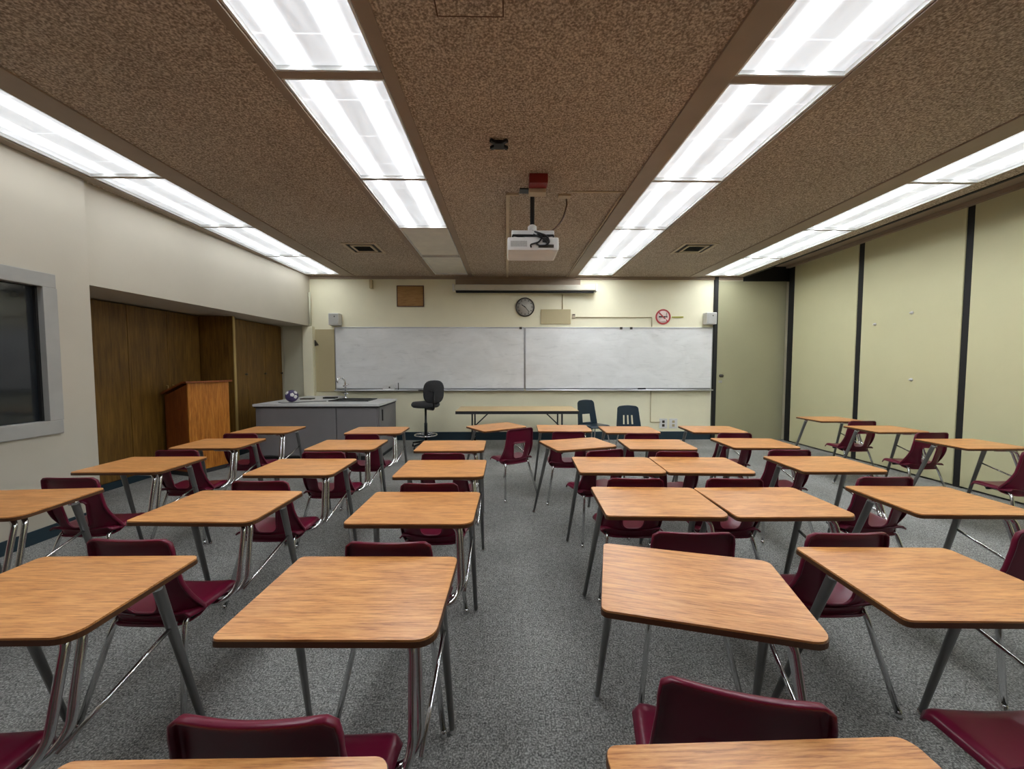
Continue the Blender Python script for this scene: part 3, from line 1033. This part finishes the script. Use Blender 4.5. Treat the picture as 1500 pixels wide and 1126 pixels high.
tag(MB().box(-3.62, -3.42, 6.78, 6.92, 0.9025, 0.922, 0.005, ).build('notebook', M['clock_rim']),
    'small dark notebook on the worktop behind the purple ball', 'notebook')

# ---------------------------------------------------------------- drafting stool
st = thing('drafting_stool', 'black drafting stool with round seat and padded back before the left whiteboard', 'stool', (-1.47, 7.0, 0))
MB().lathe([(0.10, 0.735), (0.225, 0.745), (0.252, 0.77), (0.256, 0.80), (0.235, 0.835), (0.12, 0.848), (0.0, 0.85)], (0, 0, 0), 32).build('seat', M['black_fabric'], st)
MB().lathe([(0.028, 0.10), (0.028, 0.45), (0.020, 0.46), (0.020, 0.735)], (0, 0, 0), 18).build('column', M['black_metal'], st)
for k in range(5):
    a = R(18 + 72 * k)
    lg = MB().tube([(0.02 * math.cos(a), 0.02 * math.sin(a), 0.12), (0.27 * math.cos(a), 0.27 * math.sin(a), 0.075)], [0.022, 0.015], 8).build('leg', M['black_metal'], st)
    MB().lathe([(0.024, -0.012), (0.027, 0.0), (0.024, 0.012)], (0.27 * math.cos(a), 0.27 * math.sin(a), 0.0275), 14, 'X').tube([(0.27 * math.cos(a), 0.27 * math.sin(a), 0.03), (0.27 * math.cos(a), 0.27 * math.sin(a), 0.08)], 0.007, 8).build('caster', M['black_plastic'], lg)
rp = [(0.20 * math.cos(2 * PI * k / 28), 0.20 * math.sin(2 * PI * k / 28), 0.235) for k in range(29)]
ft = MB().tube(rp, 0.011, 8, cap=False)
for k in range(3):
    a = R(120 * k + 40)
    ft.tube([(0.02 * math.cos(a), 0.02 * math.sin(a), 0.235), (0.20 * math.cos(a), 0.20 * math.sin(a), 0.235)], 0.007, 8)
ft.build('foot_ring', M['chrome'], st)
# back cushion facing away to the left
ba = R(22)
mt = Matrix.Translation((0.19, -0.19, 1.03)) @ Matrix.Rotation(ba, 4, 'Z') @ Matrix.Rotation(R(8), 4, 'X')
cu = MB()
prof = [(0.0, 0.0), (0.6, 0.0), (0.9, 0.012), (1.0, 0.03), (0.9, 0.05), (0.6, 0.06), (0.0, 0.062)]
vs, fs = [], []
S = 28
for (rr_, h) in prof:
    for k in range(S):
        a = 2 * PI * k / S
        cx = math.copysign(abs(math.cos(a)) ** 0.7, math.cos(a)); cz_ = math.copysign(abs(math.sin(a)) ** 0.7, math.sin(a))
        vs.append(mt @ Vector((0.185 * rr_ * cx, h - 0.03 + 0.03 * (rr_ * cx) ** 2, 0.21 * rr_ * cz_)))
for i in range(len(prof) - 1):
    for k in range(S):
        fs.append((i * S + k, i * S + (k + 1) % S, (i + 1) * S + (k + 1) % S, (i + 1) * S + k))
cu.add(vs, fs, True).build('backrest', M['black_fabric'], st)
MB().tube([(0.03, -0.03, 0.725), (0.19, -0.24, 0.735), (0.20, -0.262, 0.80), (0.19, -0.235, 1.03)], 0.016, 8, 0.05, flat=1.8).build('back_bar', M['black_metal'], st)
MB().tube([(0.16, -0.255, 1.05), (-0.02, -0.21, 1.06), (-0.09, -0.16, 1.06)], 0.010, 8, 0.03).build('lever', M['black_metal'], st)

# ---------------------------------------------------------------- folding table
ft = thing('folding_table', 'long folding table with pale top and dark edge below the whiteboards', 'table', (0.18, 6.77, 0))
MB().box(-1.03, 1.03, -0.375, 0.375, 0.722, 0.742, 0.003).build('tabletop', M['table_top'], ft)
ap = MB().box(-1.032, 1.032, -0.377, -0.357, 0.688, 0.738, 0.003).box(-1.032, 1.032, 0.357, 0.377, 0.688, 0.738, 0.003)
ap.box(-1.032, -1.012, -0.357, 0.357, 0.688, 0.738).box(1.012, 1.032, -0.357, 0.357, 0.688, 0.738)
ap.build('apron', M['black_plastic'], ft)
for sx in (-1, 1):
    for sy in (-1, 1):
        MB().tube([(sx * 0.76, sy * 0.28, 0.70), (sx * 0.76, sy * 0.30, 0.0)], 0.014, 8).build('leg', M['black_metal'], ft)
    MB().tube([(sx * 0.76, -0.28, 0.695), (sx * 0.76, 0.28, 0.695)], 0.011, 8).tube([(sx * 0.76, -0.295, 0.2), (sx * 0.76, 0.295, 0.2)], 0.010, 8).build('cross_bar', M['black_metal'], ft)
    MB().tube([(sx * 0.755, -0.27, 0.44), (sx * 0.48, -0.27, 0.70)], 0.010, 8).build('brace', M['black_metal'], ft)

# ---------------------------------------------------------------- two teal stacking chairs
def chair(x, y, rz, zt, slots, lab):
    root = thing('stacking_chair', lab, 'chair', (x, y, 0), rz, 'pair of dark teal plastic chairs')
    # local: chair faces -y; back at +y
    k = zt / 0.80
    nu, nv = 16, 12
    vs, fs = [], []
    for j in range(nv + 1):
        for i in range(nu + 1):
            u, v_ = -1 + 2 * i / nu, j / nv
            vs.append((u * (0.215 - 0.01 * v_), -0.22 + 0.42 * v_, 0.455 - 0.012 * (1 - u * u) - 0.012 * v_ - 0.03 * max(0, (0.15 - v_) / 0.15) ** 2 - 0.02 * max(0, (abs(u) - .86) / .14) ** 2))
    for j in range(nv):
        for i in range(nu):
            a = j * (nu + 1) + i
            fs.append((a, a + 1, a + nu + 2, a + nu + 1))
    MB().add(vs, fs, True).build('seat', M['blue_plastic'], root, solid=0.009)
    nu, nv = 28, 24
    vs, fs, keep = [], [], []
    z0, z1 = 0.43, zt
    for j in range(nv + 1):
        for i in range(nu + 1):
            u, v_ = -1 + 2 * i / nu, j / nv
            hw = 0.215 - 0.035 * v_
            tp_ = max(0, (v_ - 0.86) / 0.14)
            hw *= math.sqrt(max(0.0, 1 - (tp_ * 0.62) ** 2.2))
            z = z0 + (z1 - z0) * v_ - 0.012 * u * u * tp_
            vs.append((u * hw, 0.20 + 0.075 * v_ - 0.035 * u * u, z))
    for j in range(nv):
        for i in range(nu):
            u, v_ = -1 + 2 * (i + .5) / nu, (j + .5) / nv
            if slots:
                hole = 0.12 < v_ < 0.56 and i in (8, 9, 13, 14, 18, 19)
            else:
                hole = 0.10 < v_ < 0.42 and abs(u) < 0.45
            if hole: continue
            a = j * (nu + 1) + i
            fs.append((a, a + 1, a + nu + 2, a + nu + 1))
    MB().add(vs, fs, True).build('backrest', M['blue_plastic'], root, solid=0.009)
    for sx in (-1, 1):
        lf = (sx * 0.215, -0.21, 0.012)
        lr = (sx * 0.215, 0.25, 0.012)
        a = MB().tube([(sx * 0.16, 0.0, 0.425), (sx * 0.16, -0.15, 0.425), lf], 0.0115, 10, 0.04).build('leg', M['chrome'], root)
        b = MB().tube([(sx * 0.16, 0.01, 0.425), (sx * 0.16, 0.15, 0.425), lr], 0.0115, 10, 0.04).build('leg', M['chrome'], root)
        glide(a, lf); glide(b, lr)
    MB().tube([(-0.165, -0.1, 0.415), (0.165, -0.1, 0.415)], 0.009, 8).tube([(-0.165, 0.1, 0.415), (0.165, 0.1, 0.415)], 0.009, 8).build('seat_frame', M['black_metal'], root)
    return root


chair(1.55, 6.80, R(26), 0.87, False, 'dark teal plastic chair turned right at the end of the folding table')
chair(2.12, 6.45, R(0), 0.80, True, 'dark teal plastic chair with a slotted back facing the room')

# ---------------------------------------------------------------- ceiling fixtures
pj = thing('projector', 'white ceiling projector hanging from a short black pole', 'projector', (0.26, 3.95, ZC))
MB().box(-0.13, 0.13, -0.05, 0.05, -0.012, -0.0005, 0.002).build('ceiling_plate', M['black_metal'], pj)
MB().lathe([(0.03, -0.012), (0.03, -0.02), (0.022, -0.022), (0.022, -0.35)], (0, 0, 0), 16).build('pole', M['black_metal'], pj)
MB().lathe([(0.028, -0.345), (0.045, -0.36), (0.045, -0.41), (0.025, -0.42)], (0, 0, 0), 16).build('collar', M['white_plastic'], pj)
MB().box(-0.21, 0.21, -0.10, 0.20, -0.475, -0.425, 0.012).build('mount_tray', M['white_plastic'], pj)
sp_ = MB()
for (ax, ay) in ((-0.2, -0.13), (0.2, -0.13), (-0.17, 0.2), (0.17, 0.2)):
    sp_.tube([(0, 0, -0.485), (ax, ay, -0.485), (ax, ay, -0.515)], 0.009, 8, 0.02)
sp_.box(-0.20, 0.20, -0.135, -0.118, -0.495, -0.478)
sp_.build('spider_mount', M['black_metal'], pj)
bd = MB().box(-0.25, 0.25, -0.15, 0.24, -0.635, -0.505, 0.02).build('body', M['white_plastic'], pj)
MB().box(-0.22, -0.06, -0.152, -0.1505, -0.60, -0.545).build('vent_grille', M['speaker'], bd)
MB().box(0.05, 0.20, -0.153, -0.1505, -0.61, -0.58).build('port_panel', M['clock_rim'], bd)
MB().lathe([(0.05, 0.0), (0.05, -0.04), (0.042, -0.04), (0.040, -0.02)], (0.12, 0.241, -0.57), 24, 'Y').build('lens', M['black_plastic'], bd)
cb = MB()
random.seed(4)
cb.tube([(0.0, -0.06, -0.42), (0.05, -0.155, -0.47), (0.13, -0.165, -0.50), (0.16, -0.162, -0.56), (0.12, -0.156, -0.59)], 0.009, 8, 0.03)
cb.tube([(0.02, -0.06, -0.43), (0.09, -0.16, -0.50), (0.06, -0.168, -0.56), (-0.03, -0.165, -0.585), (-0.02, -0.156, -0.61)], 0.008, 8, 0.03)
cb.tube([(0.0, -0.16, -0.485), (0.10, -0.17, -0.53), (0.15, -0.17, -0.585), (0.07, -0.165, -0.60), (0.03, -0.16, -0.575)], 0.008, 8, 0.03)
cb.box(0.09, 0.15, -0.175, -0.153, -0.56, -0.52, 0.004)
cb.build('cable_bundle', M['black_plastic'], pj)
MB().tube([(0.36, 0.12, -0.034), (0.365, 0.11, -0.09), (0.32, 0.08, -0.26), (0.20, 0.02, -0.40), (0.06, -0.04, -0.44)], 0.008, 8, 0.10, 8).build('cable', M['edge_band'], pj)
tag(MB().box(0.53, 0.66, 4.02, 4.10, ZC - 0.022, ZC - 0.0005, 0.004).build('junction_plate', M['beige_box']),
    'small beige plate on the ceiling where the projector cable enters', 'plate')
bx_ = thing('alarm_strobe', 'dark red and beige box on the ceiling above the projector', 'alarm', (0.295, 3.66, ZC))
MB().box(-0.085, 0.085, -0.06, 0.06, -0.085, -0.0005, 0.006).build('red_housing', M['red_box'], bx_)
MB().box(-0.08, 0.08, 0.061, 0.16, -0.12, -0.0005, 0.006).build('beige_housing', M['beige_box'], bx_)
# surface raceways
tag(MB().box(-0.005, 0.035, 4.0, 7.66, ZC - 0.025, ZC - 0.0005, 0.004).box(0.036, 0.125, 4.01, 4.035, ZC - 0.02, ZC - 0.0005).build('cable_raceway', M['beige_box']),
    'straight beige cable raceway on the ceiling from projector to front wall', 'raceway')
tag(MB().box(0.66, 1.195, 3.955, 3.975, ZC - 0.012, ZC - 0.0005).tube([(1.175, 3.97, ZC - 0.012), (1.185, 7.65, ZC - 0.012)], 0.010, 6).build('conduit', M['beige_box']),
    'thin beige conduit along the ceiling beside the right light row', 'conduit')
# vents
for (x, y, lab) in ((-2.12, 5.88, 'square ceiling air vent between the two left light rows'), (2.80, 5.82, 'square ceiling air vent between the two right light rows')):
    vt = thing('ceiling_vent', lab, 'vent', (x, y, ZC), group='ceiling air vents')
    f = MB()
    for k, h in ((0.25, 0.21), (0.155, 0.125)):
        f.box(-k, k, -k, -h, -0.012 - (0.25 - k) * .06, -0.0005); f.box(-k, k, h, k, -0.012 - (0.25 - k) * .06, -0.0005)
        f.box(-k, -h, -h, h, -0.012 - (0.25 - k) * .06, -0.0005); f.box(h, k, -h, h, -0.012 - (0.25 - k) * .06, -0.0005)
    f.build('frame', M['beige_box'], vt)
    g = MB()
    for k in range(6):
        yy_ = -0.10 + 0.04 * k
        g.box(-0.125, 0.125, yy_ - 0.002, yy_ + 0.002, -0.016, -0.003)
    g.build('louvers', M['black_metal'], vt)
    MB().box(-0.21, 0.21, -0.21, 0.21, -0.002, -0.0003).build('duct_shade_sheet', M['black_gap'], vt)  # flat black sheet standing in for the shade inside the duct
# black bracket shaped like an X
xm = thing('ceiling_bracket', 'small black X shaped bracket on the ceiling nearer than the projector', 'bracket', (-0.058, 3.12, ZC))
b_ = MB().box(-0.04, 0.04, -0.035, 0.05, -0.03, -0.0005, 0.005)
for a in (40, 140, 220, 320):
    b_.box(0.02, 0.085, -0.013, 0.013, -0.028, -0.006, 0.003, Matrix.Rotation(R(a), 4, 'Z'))
b_.build('plate', M['black_metal'], xm)
MB().box(-0.03, 0.03, 0.09, 0.105, -0.012, -0.0005).build('tab', M['beige_box'], xm)
# access hatch outline
hk = thing('access_hatch', 'square ceiling access hatch at the top centre of the view', 'hatch', (-0.18, 1.80, ZC))
MB().box(-0.16, 0.16, -0.22, 0.22, -0.006, -0.0008).build('panel', M['ceiling'], hk)
hb = MB()
hb.box(-0.168, -0.161, -0.228, 0.228, -0.004, -0.0005); hb.box(0.161, 0.168, -0.228, 0.228, -0.004, -0.0005)
hb.box(-0.16, 0.16, 0.221, 0.229, -0.004, -0.0005); hb.box(-0.16, 0.16, -0.229, -0.221, -0.004, -0.0005)
hb.build('border', M['edge_band'], hk)
